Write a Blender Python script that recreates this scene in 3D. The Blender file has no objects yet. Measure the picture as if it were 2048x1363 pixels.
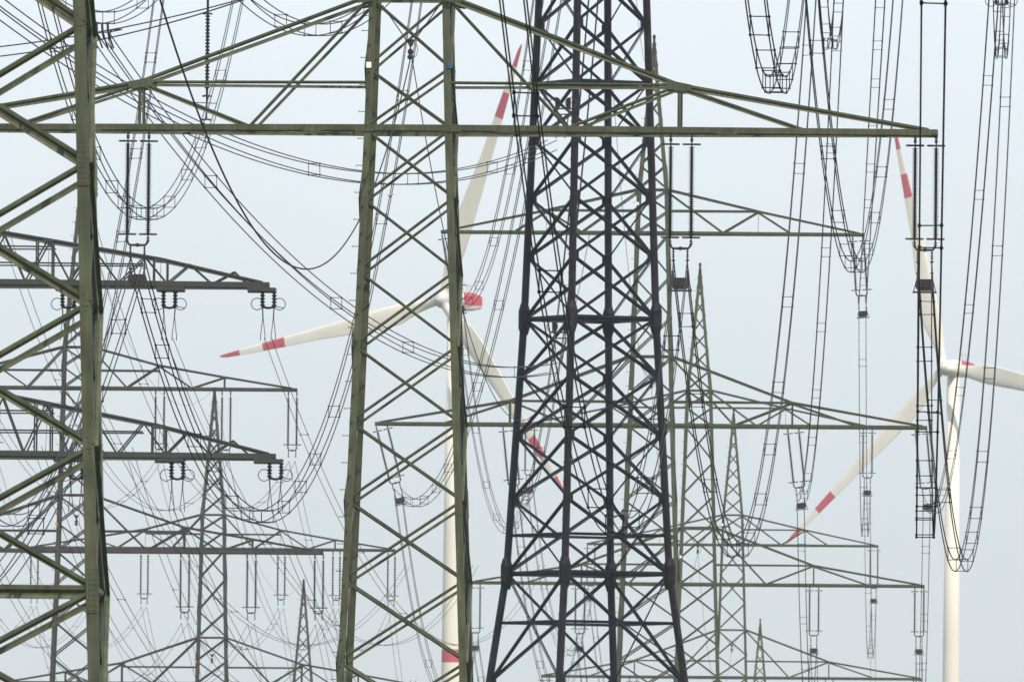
import bpy, math, random
from mathutils import Vector, Matrix
R = math.radians
random.seed(7)
sc = bpy.context.scene
COL = sc.collection

# ------------------------------------------------------------------ camera, sky, sun
F = 30000.0                                   # focal length in photo pixels (2048 wide)
EYE = Vector((0, 0, 1.7))
PITCH, ROLL = math.atan((1900 - 681.5) / F), R(0.5)
CM = Matrix.Rotation(R(90) + PITCH, 3, 'X') @ Matrix.Rotation(ROLL, 3, 'Z')
cam = bpy.data.cameras.new('camera')
cam.sensor_width = 36.0
cam.lens = F / 2048 * 36
cam.clip_start, cam.clip_end = 1.0, 30000.0
cam.dof.use_dof = True
cam.dof.focus_distance = 430
cam.dof.aperture_fstop = cam.lens / 1000 / 0.045
camo = bpy.data.objects.new('camera', cam)
camo.matrix_world = Matrix.Translation(EYE) @ CM.to_4x4()
COL.objects.link(camo)
sc.camera = camo

SUN_EL, SUN_AZ = 54.0, 148.0                  # azimuth clockwise from +Y (view direction)
w = bpy.data.worlds.new('World')
sc.world = w
w.use_nodes = True
nt = w.node_tree
bg = nt.nodes['Background']
sky = nt.nodes.new('ShaderNodeTexSky')
sky.sky_type = 'NISHITA'
sky.sun_disc = False
sky.sun_elevation = R(SUN_EL)
sky.sun_rotation = R(SUN_AZ)
sky.air_density, sky.dust_density, sky.ozone_density = 1.0, 4.0, 1.5
mixw = nt.nodes.new('ShaderNodeMix')          # thin high cloud veil over the clear sky
mixw.data_type = 'RGBA'
mixw.inputs[0].default_value = 0.8
wtc = nt.nodes.new('ShaderNodeTexCoord')
wsx = nt.nodes.new('ShaderNodeSeparateXYZ')
wrp = nt.nodes.new('ShaderNodeValToRGB')      # the veil is a little greyer low over the horizon
wrp.color_ramp.elements[0].position, wrp.color_ramp.elements[1].position = 0.012, 0.064
wrp.color_ramp.elements[0].color = (0.635, 0.70, 0.745, 1)
wrp.color_ramp.elements[1].color = (0.875, 0.965, 1.03, 1)
wsc = nt.nodes.new('ShaderNodeVectorMath'); wsc.operation = 'SCALE'; wsc.inputs['Scale'].default_value = 13.0
nt.links.new(wtc.outputs['Generated'], wsx.inputs[0])
wnz = nt.nodes.new('ShaderNodeTexNoise'); wnz.inputs['Scale'].default_value = 22; wnz.inputs['Detail'].default_value = 4
wma = nt.nodes.new('ShaderNodeMath'); wma.operation = 'MULTIPLY_ADD'; wma.inputs[1].default_value = 0.022
wmb = nt.nodes.new('ShaderNodeMath'); wmb.operation = 'SUBTRACT'; wmb.inputs[1].default_value = 0.011
nt.links.new(wtc.outputs['Generated'], wnz.inputs['Vector'])
nt.links.new(wnz.outputs['Fac'], wma.inputs[0]); nt.links.new(wsx.outputs['Z'], wma.inputs[2])
nt.links.new(wma.outputs[0], wmb.inputs[0]); nt.links.new(wmb.outputs[0], wrp.inputs['Fac'])
nt.links.new(wrp.outputs['Color'], wsc.inputs[0])
nt.links.new(wsc.outputs['Vector'], mixw.inputs[7])
nt.links.new(sky.outputs[0], mixw.inputs[6])
nt.links.new(mixw.outputs[2], bg.inputs[0])
bg.inputs[1].default_value = 0.09
sl = bpy.data.lights.new('sun', 'SUN')
sl.energy = 5.0
sl.angle = R(0.5)
sl.color = (1.0, 0.90, 0.77)
slo = bpy.data.objects.new('sun', sl)
d = Vector((math.sin(R(SUN_AZ)) * math.cos(R(SUN_EL)), math.cos(R(SUN_AZ)) * math.cos(R(SUN_EL)), math.sin(R(SUN_EL))))
slo.rotation_euler = d.to_track_quat('Z', 'Y').to_euler()
slo.location = (0, -20, 60)
COL.objects.link(slo)
sc.view_settings.view_transform = 'Standard'
sc.view_settings.look = 'None'
sc.view_settings.exposure = 0.0
sc.view_settings.gamma = 1.0
sc.cycles.max_bounces = 4
sc.cycles.volume_bounces = 1

def at(px, py, depth):
    """world point seen at a photo pixel, at the given distance along +Y"""
    v = CM @ Vector(((px - 1024) / F, (681.5 - py) / F, -1))
    return EYE + v * (depth / v.y)

def zat(y, dep, px=1024): return at(px, y, dep).z

def proj(p):
    v = CM.transposed() @ (p - EYE)
    return 1024 + F * v.x / -v.z, 681.5 - F * v.y / -v.z

# ------------------------------------------------------------------ materials
def mat(name, col, rough=0.5, metal=0.0, var=0.25, scale=3.0, rust=None, rust_amt=0.0, spec=0.5):
    m = bpy.data.materials.new(name)
    m.use_nodes = True
    n, l = m.node_tree.nodes, m.node_tree.links
    b = n['Principled BSDF']
    b.inputs['Roughness'].default_value = rough
    b.inputs['Metallic'].default_value = metal
    b.inputs['Specular IOR Level'].default_value = spec
    tc = n.new('ShaderNodeTexCoord')
    nz = n.new('ShaderNodeTexNoise')
    nz.inputs['Scale'].default_value = scale
    nz.inputs['Detail'].default_value = 6
    l.new(tc.outputs['Object'], nz.inputs['Vector'])
    rp = n.new('ShaderNodeValToRGB')
    rp.color_ramp.elements[0].position, rp.color_ramp.elements[1].position = 0.3, 0.7
    rp.color_ramp.elements[0].color = [c * (1 - var) for c in col] + [1]
    rp.color_ramp.elements[1].color = [min(1, c * (1 + var)) for c in col] + [1]
    l.new(nz.outputs['Fac'], rp.inputs['Fac'])
    mp = n.new('ShaderNodeMapping')                # rain streaks running down the surface
    mp.inputs['Scale'].default_value = (scale * 6, scale * 6, scale * .45)
    n3 = n.new('ShaderNodeTexNoise')
    n3.inputs['Scale'].default_value = 1.0
    n3.inputs['Detail'].default_value = 4
    l.new(tc.outputs['Object'], mp.inputs['Vector']); l.new(mp.outputs[0], n3.inputs['Vector'])
    mr = n.new('ShaderNodeMapRange')
    mr.inputs['From Min'].default_value, mr.inputs['From Max'].default_value = .35, .65
    mr.inputs['To Min'].default_value, mr.inputs['To Max'].default_value = 1 - var * .9, 1 + var * .4
    l.new(n3.outputs['Fac'], mr.inputs['Value'])
    vm = n.new('ShaderNodeVectorMath'); vm.operation = 'SCALE'
    l.new(rp.outputs['Color'], vm.inputs[0]); l.new(mr.outputs[0], vm.inputs['Scale'])
    out = vm.outputs[0]
    if rust:
        n2 = n.new('ShaderNodeTexNoise')
        n2.inputs['Scale'].default_value = scale * 2.3
        n2.inputs['Detail'].default_value = 8
        l.new(tc.outputs['Object'], n2.inputs['Vector'])
        r2 = n.new('ShaderNodeValToRGB')
        r2.color_ramp.elements[0].position, r2.color_ramp.elements[1].position = 0.60, 0.72
        r2.color_ramp.elements[0].color = (0, 0, 0, 1)
        r2.color_ramp.elements[1].color = (rust_amt,) * 3 + (1,)
        l.new(n2.outputs['Fac'], r2.inputs['Fac'])
        mx = n.new('ShaderNodeMix')
        mx.data_type = 'RGBA'
        l.new(r2.outputs['Color'], mx.inputs[0])
        l.new(out, mx.inputs[6])
        mx.inputs[7].default_value = (*rust, 1)
        out = mx.outputs[2]
    l.new(out, b.inputs['Base Color'])
    bp = n.new('ShaderNodeBump')
    bp.inputs['Strength'].default_value = 0.15
    bp.inputs['Distance'].default_value = 0.01
    l.new(nz.outputs['Fac'], bp.inputs['Height'])
    l.new(bp.outputs['Normal'], b.inputs['Normal'])
    return m

RUST = (0.09, 0.045, 0.025)
M = dict(
    olive=mat('olive_paint', (0.064, 0.071, 0.043), 0.55, 0, 0.28, 1.6, RUST, 0.6, 0.25),
    olive2=mat('weathered_olive_paint', (0.056, 0.064, 0.041), 0.6, 0, 0.25, 1.2, RUST, 0.3, 0.25),
    green=mat('pale_green_skylit', (0.11, 0.15, 0.12), 0.6, 0, 0.12, 1.4),  # skylight on a rear leg strip, put into its base colour
    grey=mat('galvanised_grey', (0.040, 0.039, 0.039), 0.6, 0.2, 0.3, 1.1, RUST, 0.35),
    darkgrey=mat('dark_grey_green_paint', (0.022, 0.026, 0.025), 0.6, 0, 0.25, 1.1),
    navy=mat('dark_slate_paint', (0.008, 0.010, 0.023), 0.45, 0.0, 0.45, 1.5, (0.045, 0.05, 0.075), 0.35, 0.15),
    maroon=mat('dark_maroon_paint', (0.011, 0.009, 0.016), 0.5, 0, 0.45, 1.5, (0.055, 0.045, 0.05), 0.35, 0.12),
    wire=mat('aged_aluminium_cable', (0.014, 0.015, 0.024), 0.6, 0.0, 0.2, 2.0, spec=.15),
    darkwire=mat('dark_cable', (0.006, 0.006, 0.008), 0.6, 0.0, 0.2, 2.0, spec=.1),
    porcelain=mat('brown_black_porcelain', (0.011, 0.009, 0.014), 0.4, 0, 0.3, 4.0, spec=.25),
    fitting=mat('dark_steel_fitting', (0.034, 0.026, 0.030), 0.5, 0.4, 0.35, 6.0),
    weight=mat('rusty_cast_iron', (0.020, 0.017, 0.018), 0.75, 0, 0.3, 9.0),
    white=mat('white_sign_paint', (0.8, 0.8, 0.8), 0.5, 0, 0.03),
    blue=mat('blue_sign_paint', (0.015, 0.075, 0.18), 0.5, 0, 0.03),
    orange=mat('orange_sign_paint', (0.55, 0.26, 0.05), 0.5, 0, 0.03),
    turb=mat('turbine_white_paint', (0.645, 0.605, 0.545), 0.45, 0, 0.04, 0.05),
    red=mat('turbine_red_paint', (0.42, 0.02, 0.06), 0.5, 0, 0.06, 0.2),
    hubgrey=mat('turbine_grey_paint', (0.42, 0.43, 0.44), 0.5, 0, 0.06, 0.2),
    bird=mat('dark_feathers', (0.04, 0.035, 0.035), 0.8, 0, 0.2),
    concrete=mat('foundation_concrete', (0.33, 0.32, 0.30), 0.9, 0, 0.15, 2.0),
)

# ------------------------------------------------------------------ mesh builder
class MB:
    def __init__(s):
        s.v, s.f, s.m = [], [], []
    def add(s, vs, fs, mi=0):
        o = len(s.v)
        s.v += [tuple(x) for x in vs]
        s.f += [tuple(o + i for i in f) for f in fs]
        s.m += [mi] * len(fs)
    def prism(s, p, q, prof, u, v, mi=0):
        n = len(prof)
        vs = [p + u * a + v * b for a, b in prof] + [q + u * a + v * b for a, b in prof]
        fs = [(i, (i + 1) % n, n + (i + 1) % n, n + i) for i in range(n)] + [tuple(range(n))[::-1], tuple(range(n, 2 * n))]
        s.add(vs, fs, mi)
    def lbar(s, p, q, size, n, t=None, flip=False, down=True, lit=.56):
        """splayed steel angle from p to q; one flange lies square to the outward normal n"""
        p, q, n = Vector(p), Vector(q), Vector(n)
        d = (q - p).normalized()
        u = n - d * n.dot(d)
        if u.length < 1e-4: u = d.orthogonal()
        u.normalize()
        v = d.cross(u)
        if v.z < 0: v = -v                          # return flange splayed down and in, shaped to give a dark shaded band
        t = t or size * 0.11
        h = size / 2
        k = h - size * lit
        e = (h + k)
        prof = [(0, h), (-t, h), (-t, k + t * .4), (-e * .95 - t, -h + t * .4), (-e * .95, -h), (0, k)]
        s.prism(p, q, prof, u, v)
    def leg(s, p, q, size, ax, ay, t=None):
        """corner angle: flanges run from the corner along -ax and -ay"""
        t = t or size * 0.09
        prof = [(0, 0), (0, -size), (-t, -size), (-t, -t), (-size, -t), (-size, 0)]
        s.prism(Vector(p), Vector(q), prof, Vector(ax), Vector(ay))
    def box(s, c, sx, sy, sz, M3=None):
        c = Vector(c)
        vs = [Vector((x * sx / 2, y * sy / 2, z * sz / 2)) for z in (-1, 1) for y in (-1, 1) for x in (-1, 1)]
        if M3: vs = [M3 @ x for x in vs]
        s.add([c + x for x in vs], [(0, 2, 3, 1), (4, 5, 7, 6), (0, 1, 5, 4), (2, 6, 7, 3), (0, 4, 6, 2), (1, 3, 7, 5)])
    def bar(s, p, q, a, b=None, up=(0, 0, 1)):
        p, q = Vector(p), Vector(q)
        b = b or a
        d = (q - p).normalized()
        up = Vector(up)
        if abs(d.dot(up)) > 0.98: up = Vector((0, 1, 0))
        x = d.cross(up).normalized()
        y = x.cross(d)
        s.prism(p, q, [(-a / 2, -b / 2), (a / 2, -b / 2), (a / 2, b / 2), (-a / 2, b / 2)], x, y)
    def tube(s, pts, r, n=5, closed=False):
        pts = [Vector(p) for p in pts]
        N = len(pts)
        vs, fs = [], []
        prev = None
        for i, p in enumerate(pts):
            if closed: d = pts[(i + 1) % N] - pts[i - 1]
            else: d = pts[min(i + 1, N - 1)] - pts[max(i - 1, 0)]
            d.normalize()
            if prev is None:
                x = d.cross(Vector((0, 0, 1)))
                if x.length < 0.05: x = d.cross(Vector((1, 0, 0)))
            else:
                x = prev - d * prev.dot(d)
            x.normalize(); prev = x
            y = d.cross(x)
            for k in range(n):
                a = 2 * math.pi * k / n
                vs.append(p + (x * math.cos(a) + y * math.sin(a)) * r)
        for i in range(N if closed else N - 1):
            j = (i + 1) % N
            for k in range(n):
                fs.append((i * n + k, i * n + (k + 1) % n, j * n + (k + 1) % n, j * n + k))
        if not closed:
            fs.append(tuple(range(n))[::-1]); fs.append(tuple((N - 1) * n + k for k in range(n)))
        s.add(vs, fs)
    def lathe(s, p, q, prof, n=10, mi=None):
        """prof: list of (t metres from p towards q, radius)"""
        p, q = Vector(p), Vector(q)
        d = (q - p).normalized()
        x = d.orthogonal().normalized(); y = d.cross(x)
        vs, fs = [], []
        for t, r in prof:
            for k in range(n):
                a = 2 * math.pi * k / n
                vs.append(p + d * t + (x * math.cos(a) + y * math.sin(a)) * r)
        o = len(s.v)
        for i in range(len(prof) - 1):
            f = [(i * n + k, i * n + (k + 1) % n, (i + 1) * n + (k + 1) % n, (i + 1) * n + k) for k in range(n)]
            s.add(vs if i == 0 else [], [tuple(a - 0 for a in g) for g in f], 0) if i == 0 else s._raw(o, f, mi[i] if mi else 0)
            if i == 0 and mi: s.m[-n:] = [mi[0]] * n
        s._raw(o, [tuple(range(n))[::-1], tuple((len(prof) - 1) * n + k for k in range(n))], mi[-1] if mi else 0)
    def _raw(s, o, f, m):
        s.f += [tuple(o + i for i in g) for g in f]; s.m += [m] * len(f)
    def plate(s, pts, n, t):
        pts = [Vector(p) for p in pts]; n = Vector(n).normalized()
        k = len(pts)
        s.add([p + n * t / 2 for p in pts] + [p - n * t / 2 for p in pts],
              [tuple(range(k)), tuple(range(k, 2 * k))[::-1]] + [(i, k + i, k + (i + 1) % k, (i + 1) % k) for i in range(k)])
    def rivet(s, p, n, r):
        n = Vector(n).normalized(); p = Vector(p)
        s.lathe(p - n * 0.002, p + n, [(0, r), (r * 0.55, r * 0.85), (r * 0.8, r * 0.3)], 6)
    def mesh(s, name, *mats):
        me = bpy.data.meshes.new(name)
        me.from_pydata(s.v, [], s.f)
        for m in mats: me.materials.append(m)
        if len(mats) > 1: me.polygons.foreach_set('material_index', s.m)
        me.update()
        return me
    def build(s, name, mats, parent=None, smooth=False):
        if not isinstance(mats, (list, tuple)): mats = [mats]
        o = bpy.data.objects.new(name, s.mesh(name, *mats))
        COL.objects.link(o)
        if smooth: o.data.polygons.foreach_set('use_smooth', [True] * len(o.data.polygons))
        if parent: o.parent = parent
        return o

def tag(o, label=None, cat=None, group=None, kind=None):
    for k, v in (('label', label), ('category', cat), ('group', group), ('kind', kind)):
        if v: o[k] = v
    return o

def thing(name, label, cat, loc, rz=0, group=None):
    o = bpy.data.objects.new(name, None)
    o.empty_display_size = 0.5
    COL.objects.link(o)
    o.location = loc
    o.rotation_euler = (0, 0, rz)
    return tag(o, label, cat, group)

def lin(z, tab):
    if z <= tab[0][0]:
        a, b = tab[0], tab[1]
    elif z >= tab[-1][0]:
        a, b = tab[-2], tab[-1]
    else:
        for a, b in zip(tab, tab[1:]):
            if a[0] <= z <= b[0]: break
    return a[1] + (b[1] - a[1]) * (z - a[0]) / (b[0] - a[0])

# ------------------------------------------------------------------ ground
g = MB()
g.add([(-7000, -300, 0), (7000, -300, 0), (7000, 9000, 0), (-7000, 9000, 0)], [(0, 1, 2, 3)])
gm = mat('meadow', (0.055, 0.075, 0.03), 0.95, 0, 0.35, 0.02)
tag(g.build('ground', gm), kind='structure')

# ------------------------------------------------------------------ lattice body
CORN = [(1, 1), (-1, 1), (-1, -1), (1, -1)]
NRM = [(0, 1, 0), (-1, 0, 0), (0, -1, 0), (1, 0, 0)]    # outward normal of the face from corner i to i+1

def body(root, zs, hw, m, leg_sz, dia_sz, steps=True, splices=(), legmats=None, boxleg=False, horiz=(), zpeak=None, gus=True, cross_h=()):
    zs = sorted(zs)
    P = lambda i, z: Vector((CORN[i % 4][0] * hw(z), CORN[i % 4][1] * hw(z), z))
    for i in range(4):
        b = MB()
        c = CORN[i]
        brk = [zs[0]] + [z for z in zs if z in splices] + [zs[-1]]
        for z0, z1 in zip(zs, zs[1:]):
            if boxleg:
                b.prism(P(i, z0 - 0.002), P(i, z1), [(math.cos(k * math.pi / 4 + .39) * leg_sz / 2, math.sin(k * math.pi / 4 + .39) * leg_sz / 2) for k in range(8)], Vector((1, 0, 0)), Vector((0, 1, 0)))
            else:
                b.leg(P(i, z0), P(i, z1), leg_sz, (c[0], 0, 0), (0, c[1], 0))
        for z in splices:                       # lapped joints: cover plates with bolt rows
            for ax in ((1, 0), (0, 1)):
                n = Vector((c[0] * ax[0], c[1] * ax[1], 0))
                tdir = Vector((-c[0] * ax[1], -c[1] * ax[0], 0))
                q = P(i, z)
                up = (P(i, z + 1) - P(i, z)).normalized()
                L = leg_sz * 2.0
                ctr = q + n * 0.008
                b.plate([ctr - up * L, ctr + tdir * leg_sz * .96 - up * L, ctr + tdir * leg_sz * .96 + up * L, ctr + up * L], n, 0.016)
                if gus:
                    for k in range(-4, 5):
                        for off in (0.3, 0.7):
                            b.rivet(ctr + n * 0.008 + tdir * leg_sz * (off if k % 2 == 0 else 1 - off) + up * (k * L / 4.6), n, leg_sz * 0.085)
        lm = legmats[i] if legmats else m
        b.build('leg', lm, root)
    # step bolts on the front left leg, and concrete feet
    if steps:
        zlo = zat(1420, root.location.y); zhi = min(zat(-40, root.location.y), zs[-1] - .3)
        z = zs[0] + 2.5; k = 0
        while z < zhi:
            if z < zlo: z += .45; k += 1; continue
            b = MB()
            p = P(2, z)
            if k % 2: b.bar(p + Vector((0.02, 0.05, 0)), p + Vector((-0.20, 0.05, 0)), 0.024); b.bar(p + Vector((-0.2, .05, -.02)), p + Vector((-0.2, .05, .02)), 0.03)
            else: b.bar(p + Vector((0.08, -0.0, 0)), p + Vector((0.08, -0.18, 0)), 0.03); b.box(p + Vector((.08, -.02, 0)), .06, .03, .06)
            z += 0.45; k += 1
            b.build('step_bolt', m, root)
    for i in range(4):
        fb = MB()
        p = P(i, zs[0])
        fb.lathe((p.x, p.y, -0.3), (p.x, p.y, 1), [(0, .6), (0.75, .55), (0.8, .45)], 12)
        fb.build('foundation', M['concrete'], root)
    for i in range(4):
        n = Vector(NRM[i])
        b = MB()
        for j, (z0, z1) in enumerate(zip(zs, zs[1:])):
            a0, c0, a1, c1 = P(i, z0), P(i + 1, z0), P(i, z1), P(i + 1, z1)
            ins = leg_sz * (0.0 if not boxleg else 0.0)
            e = n * (-0.012)
            dsz = dia_sz
            b.lbar(a0 + e, c1 + e, dsz, n, flip=(j % 2 == 0))
            b.lbar(c0 + e - n * dsz * .12, a1 + e - n * dsz * .12, dsz, n)
            if gus and i in (1, 3) and hw(z1) > .8:                        # outstanding flange of the side bracing, seen edge-on
                q0, q1 = (a0, c1) if (j + (i == 1)) % 2 == 0 else (c0, a1)
                fl = .075 if gus == 2 else .05
                b.bar(q0 + n * fl / 2, q1 + n * fl / 2, .012, fl, up=n)
            if z1 in horiz:
                b.lbar(a1 - n * .03, c1 - n * .03, dsz * 1.25, n)
            if j in cross_h:
                k = hw(z0) / (hw(z0) + hw(z1))
                b.lbar(a0.lerp(a1, k) + e, c0.lerp(c1, k) + e, dsz * .8, n)
        if gus:
            for z in zs[1:-1]:
                for q, sg in ((P(i, z), 1), (P(i + 1, z), -1)):
                    tt = (P(i + 1, z) - P(i, z)).normalized() * sg
                    g_ = leg_sz * .8
                    q = q - n * 0.035
                    b.plate([q - Vector((0, 0, g_)), q + tt * g_ * 1.25 - Vector((0, 0, g_ * .5)), q + tt * g_ * 1.25 + Vector((0, 0, g_ * .5)), q + Vector((0, 0, g_))], n, 0.012)
                    if gus == 2:
                        for dz in (-.13, -.05, .06, .15):
                            b.rivet(P(i if sg > 0 else i + 1, z + dz) + n * .002 + (P(i + 1, z) - P(i, z)).normalized() * sg * leg_sz * (.42 if dz in (-.13, .06) else .62), n, leg_sz * .085)
        b.build('face_bracing', m, root)

def crossarm(root, hw, zb, L, za, xa, tops, mids, web, verts, m, cs, ws, rivets=False, yt=0.3, name='crossarm', sides=(1, -1), plan=True, tc=.54):
    """zb bottom chord height, za/xa apex height above zb and half-width there, tops [(x,z)] nodes of the top chord above zb"""
    hb = hw(zb)
    yy = lambda x: hb + (yt - hb) * max(0, (x - hb)) / (L - hb)
    b = MB()                                                      # bottom chords, through the body
    for sy in (1, -1):
        n = Vector((0, sy, 0))
        for sx in sides:
            b.lbar((sx * hb, sy * (yy(hb) + .02), zb), (sx * L, sy * (yt + .02), zb), cs, n, t=cs * .1, lit=.8)
        b.lbar((-hb, sy * (hb + .02), zb), (hb, sy * (hb + .02), zb), cs, n, t=cs * .1, lit=.8)
    for sx in sides:
        b.box((sx * (L - .1), 0, zb + .03), .2, 2 * yt + .1, cs * .55)
    arm = b.build(name, m, root)
    for sx in sides:
        for sy in (1, -1):
            b = MB()
            n = Vector((0, sy, 0))
            pts = [(xa, za)] + list(tops) + [(L - .3, cs * .4)]
            for (x0, z0), (x1, z1) in zip(pts, pts[1:]):
                b.lbar((sx * x0, sy * yy(x0), zb + z0), (sx * x1, sy * yy(x1), zb + z1), cs * tc, n)
            b.build('top_chord', m, arm)
    for sx in sides:
        for sy in (1, -1):
            b = MB()
            n = Vector((0, sy, 0)); e = .02
            for (x0, z0, x1, z1) in web:
                b.lbar((sx * x0, sy * (yy(x0) - e), zb + z0), (sx * x1, sy * (yy(x1) - e), zb + z1), ws, n)
            for (x0, x1, z) in mids:
                b.lbar((sx * x0, sy * (yy(x0) - e), zb + z), (sx * x1, sy * (yy(x1) - e), zb + z), ws * .95, n, down=False)
            for (x, z) in verts:
                b.lbar((sx * x, sy * (yy(x) - e), zb), (sx * x, sy * (yy(x) - e), zb + z), ws, n)
            b.build('web', m, arm)
    if plan:
        nseg = max(5, int(L / 2.2))
        for sx in sides:
            b = MB()
            for k in range(nseg):
                x0 = hb + (L - hb) * k / nseg; x1 = hb + (L - hb) * (k + 1) / nseg
                s0 = 1 if k % 2 else -1
                b.lbar((sx * x0, s0 * yy(x0), zb - .06), (sx * x1, -s0 * yy(x1), zb - .06), ws * .7, (0, 0, -1))
            for x, z in tops:
                b.lbar((sx * x, yy(x), zb + z), (sx * x, -yy(x), zb + z), ws * .7, (0, 0, 1))
                b.lbar((sx * x, yy(x), zb + z), (sx * x, -yy(x), zb), ws * .6, (1, 0, 0))
            b.build('plan_bracing', m, arm)
    for sx in sides:
        for sy in (1, -1):
            n = Vector((0, sy, 0))
            for i, (x, z) in enumerate([(xa, za)] + list(tops)):
                b = MB()
                q = Vector((sx * x, sy * (yy(x) + .015), zb + z))
                a, c = (.28, .62) if i == 0 else (.62, .62)
                q_ = .85 if rivets else .42
                a *= cs / .3 * q_; c *= cs / .3 * q_
                sl = (tops[0][1] - za) / (tops[0][0] - xa) if i == 0 else -.22
                b.plate([q + Vector((-sx * a, 0, .11 * q_ - sl * a * .9)), q + Vector((sx * c, 0, .09 * q_ + sl * c * .8)), q + Vector((sx * c * .9, 0, -.16 * q_ + sl * c * .7)), q + Vector((0, 0, -.22 * q_)), q + Vector((-sx * a, 0, -.16 * q_))], n, .014)
                if rivets:
                    for k in range(7):
                        u = -a + (a + c) * (k + .5) / 7
                        for dz in (.07, -.05):
                            b.rivet(q + n * .009 + Vector((sx * u, 0, dz + sl * u * .9)), n, .022)
                b.build('gusset_plate', m, arm)
            if rivets:
                for xx in (hb, 3.2, 10.6):
                    b = MB(); q = Vector((sx * xx, sy * (yy(xx) + .025), zb)); b.box(q, .66, .012, cs * .94)
                    for k in range(5):
                        for dz in (.1, -.1):
                            b.rivet(Vector((sx * (xx + (k - 2) * .12), sy * (yy(xx) + .028), zb + dz)), n, .026)
                    b.build('splice_plate', m, arm)
    return arm

def marker(root, hw, z, m1, m2, sz=.17):
    for sx, m in ((-1, m1), (1, m2)):
        b = MB(); b.box((sx * (hw(z) - (.07 if sx < 0 else .02)), -hw(z) - .03, z), sz, .02, sz * 1.15)
        b.build('marker_plate', m, root)

def danube(label, px, py, s, yaw, m='olive', detail=2, group=None, zoff=0):
    """two-level pylon: long lower crossarm, shorter upper crossarm, needle top"""
    P = at(px, py, F / s)
    zl = P.z
    root = thing('lattice_pylon', label, 'pylon', (P.x, P.y, 0), R(yaw), group)
    tab = [(-60, 1.46 + 60 * .0377), (0, 1.46), (4.4, 1.33), (15.03, .98), (24.4, .1)]
    hw = lambda z: lin(z - zl, tab)
    bays = [0, 2.03, 4.4, 6.9, 9.5, 12.26, 13.7, 15.03, 16.6, 18.1, 19.5, 20.8, 22, 23, 23.8, 24.4]
    zs = [zl + b for b in bays]
    z = zl - 2.3; st = 2.45
    while z > 2.2: zs.append(z); z -= st; st *= 1.02
    zs.append(0.5)
    zs = sorted(zs)
    body(root, zs, hw, M[m], (.24, .235)[detail < 2], .095, steps=True,
         splices=[zz for i, zz in enumerate(zs) if zz < zl - 3 and i % 4 == 2] if detail else [],
         horiz=[zz for zz in zs if abs(zz - zl - 4.4) < .01 or abs(zz - zl - 15.03) < .01], gus=(0, 1, 2)[detail])
    crossarm(root, hw, zl, 17.6, 4.4, 1.33, [(9.0, 1.52)],
             [(1.4, 9.0, 1.52)], [(1.33, 4.3, 5.3, 0.05), (9.0, 1.5, 5.3, .05), (9.0, 1.45, 13.2, .05)], [(9.0, 1.45)],
             M[m], .245, .105, rivets=detail > 1)
    crossarm(root, hw, zl + 12.26, 13.5, 2.77, .98, [(6.75, 1.43)],
             [(1.05, 6.75, 1.43)], [(.98, 2.6, 4.5, .05), (6.75, 1.4, 4.5, .05), (6.75, 1.35, 8.8, .05)], [],
             M[m], .21, .10)
    marker(root, hw, zl + 2.1, M['white'], M['blue']); marker(root, hw, zl + 12.26 + 1.85, M['white'], M['blue'])
    b = MB(); b.lathe((0, 0, zl + 24.2), (0, 0, zl + 26), [(0, .1), (.5, .08), (.6, .13), (.75, .05)], 6)
    b.build('peak_cap', M['fitting'], root)
    root['zl'] = zl
    return root, zl

def barrel(label, px, py, s, yaw, m='grey', group=None):
    """two-level pylon with three strings on each side of both arms; (px,py) centre of the upper arm"""
    P = at(px, py, F / s)
    zu = P.z
    root = thing('lattice_pylon', label, 'pylon', (P.x, P.y, 0), R(yaw), group)
    tab = [(-60, 1.25 + 50 * .035), (-10.5, 1.25), (0, 1.0), (2.65, .95), (12.2, .1)]
    hw = lambda z: lin(z - zu, tab)
    bays = [-10.5, -8.7, -6.9, -4.8, -2.3, 0, 1.4, 2.65, 4.2, 5.7, 7.1, 8.4, 9.6, 10.6, 11.4, 12.2]
    zs = [zu + b for b in bays]
    z = zu - 12.7; st = 2.3
    while z > 2.2: zs.append(z); z -= st; st *= 1.03
    zs.append(.5)
    body(root, zs, hw, M[m], .22, .095, steps=True, splices=[], horiz=[zu + 2.65, zu - 6.9], gus=True)
    crossarm(root, hw, zu, 14.2, 2.65, .95, [(5.26, 1.5), (9.5, .78)], [(1, 5.26, 1.15)],
             [(.95, 2.5, 3.2, .05), (5.26, 1.45, 3.2, .05), (5.26, 1.45, 7.4, .05), (9.5, .75, 7.4, .05)], [(9.5, .75)], M[m], .22, .10)
    crossarm(root, hw, zu - 10.5, 15.97, 3.6, 1.1, [(7.0, 1.58), (11.4, .85)], [(1.2, 7.0, 1.29)],
             [(1.1, 3.5, 4.6, .05), (7.0, 1.5, 4.6, .05), (7.0, 1.5, 9.3, .05), (11.4, .8, 9.3, .05)], [(7.0, 1.5), (11.4, .8)], M[m], .24, .11)
    b = MB(); b.box((-hw(zu - 8.8), -hw(zu - 8.8) - .03, zu - 8.8), .16, .02, .22)
    b.build('marker_plate', M['orange'], root)
    b = MB(); b.lathe((0, 0, zu + 12.1), (0, 0, zu + 14), [(0, .1), (.3, .12), (.5, .04)], 6); b.build('peak_cap', M['fitting'], root)
    return root, zu

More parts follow.
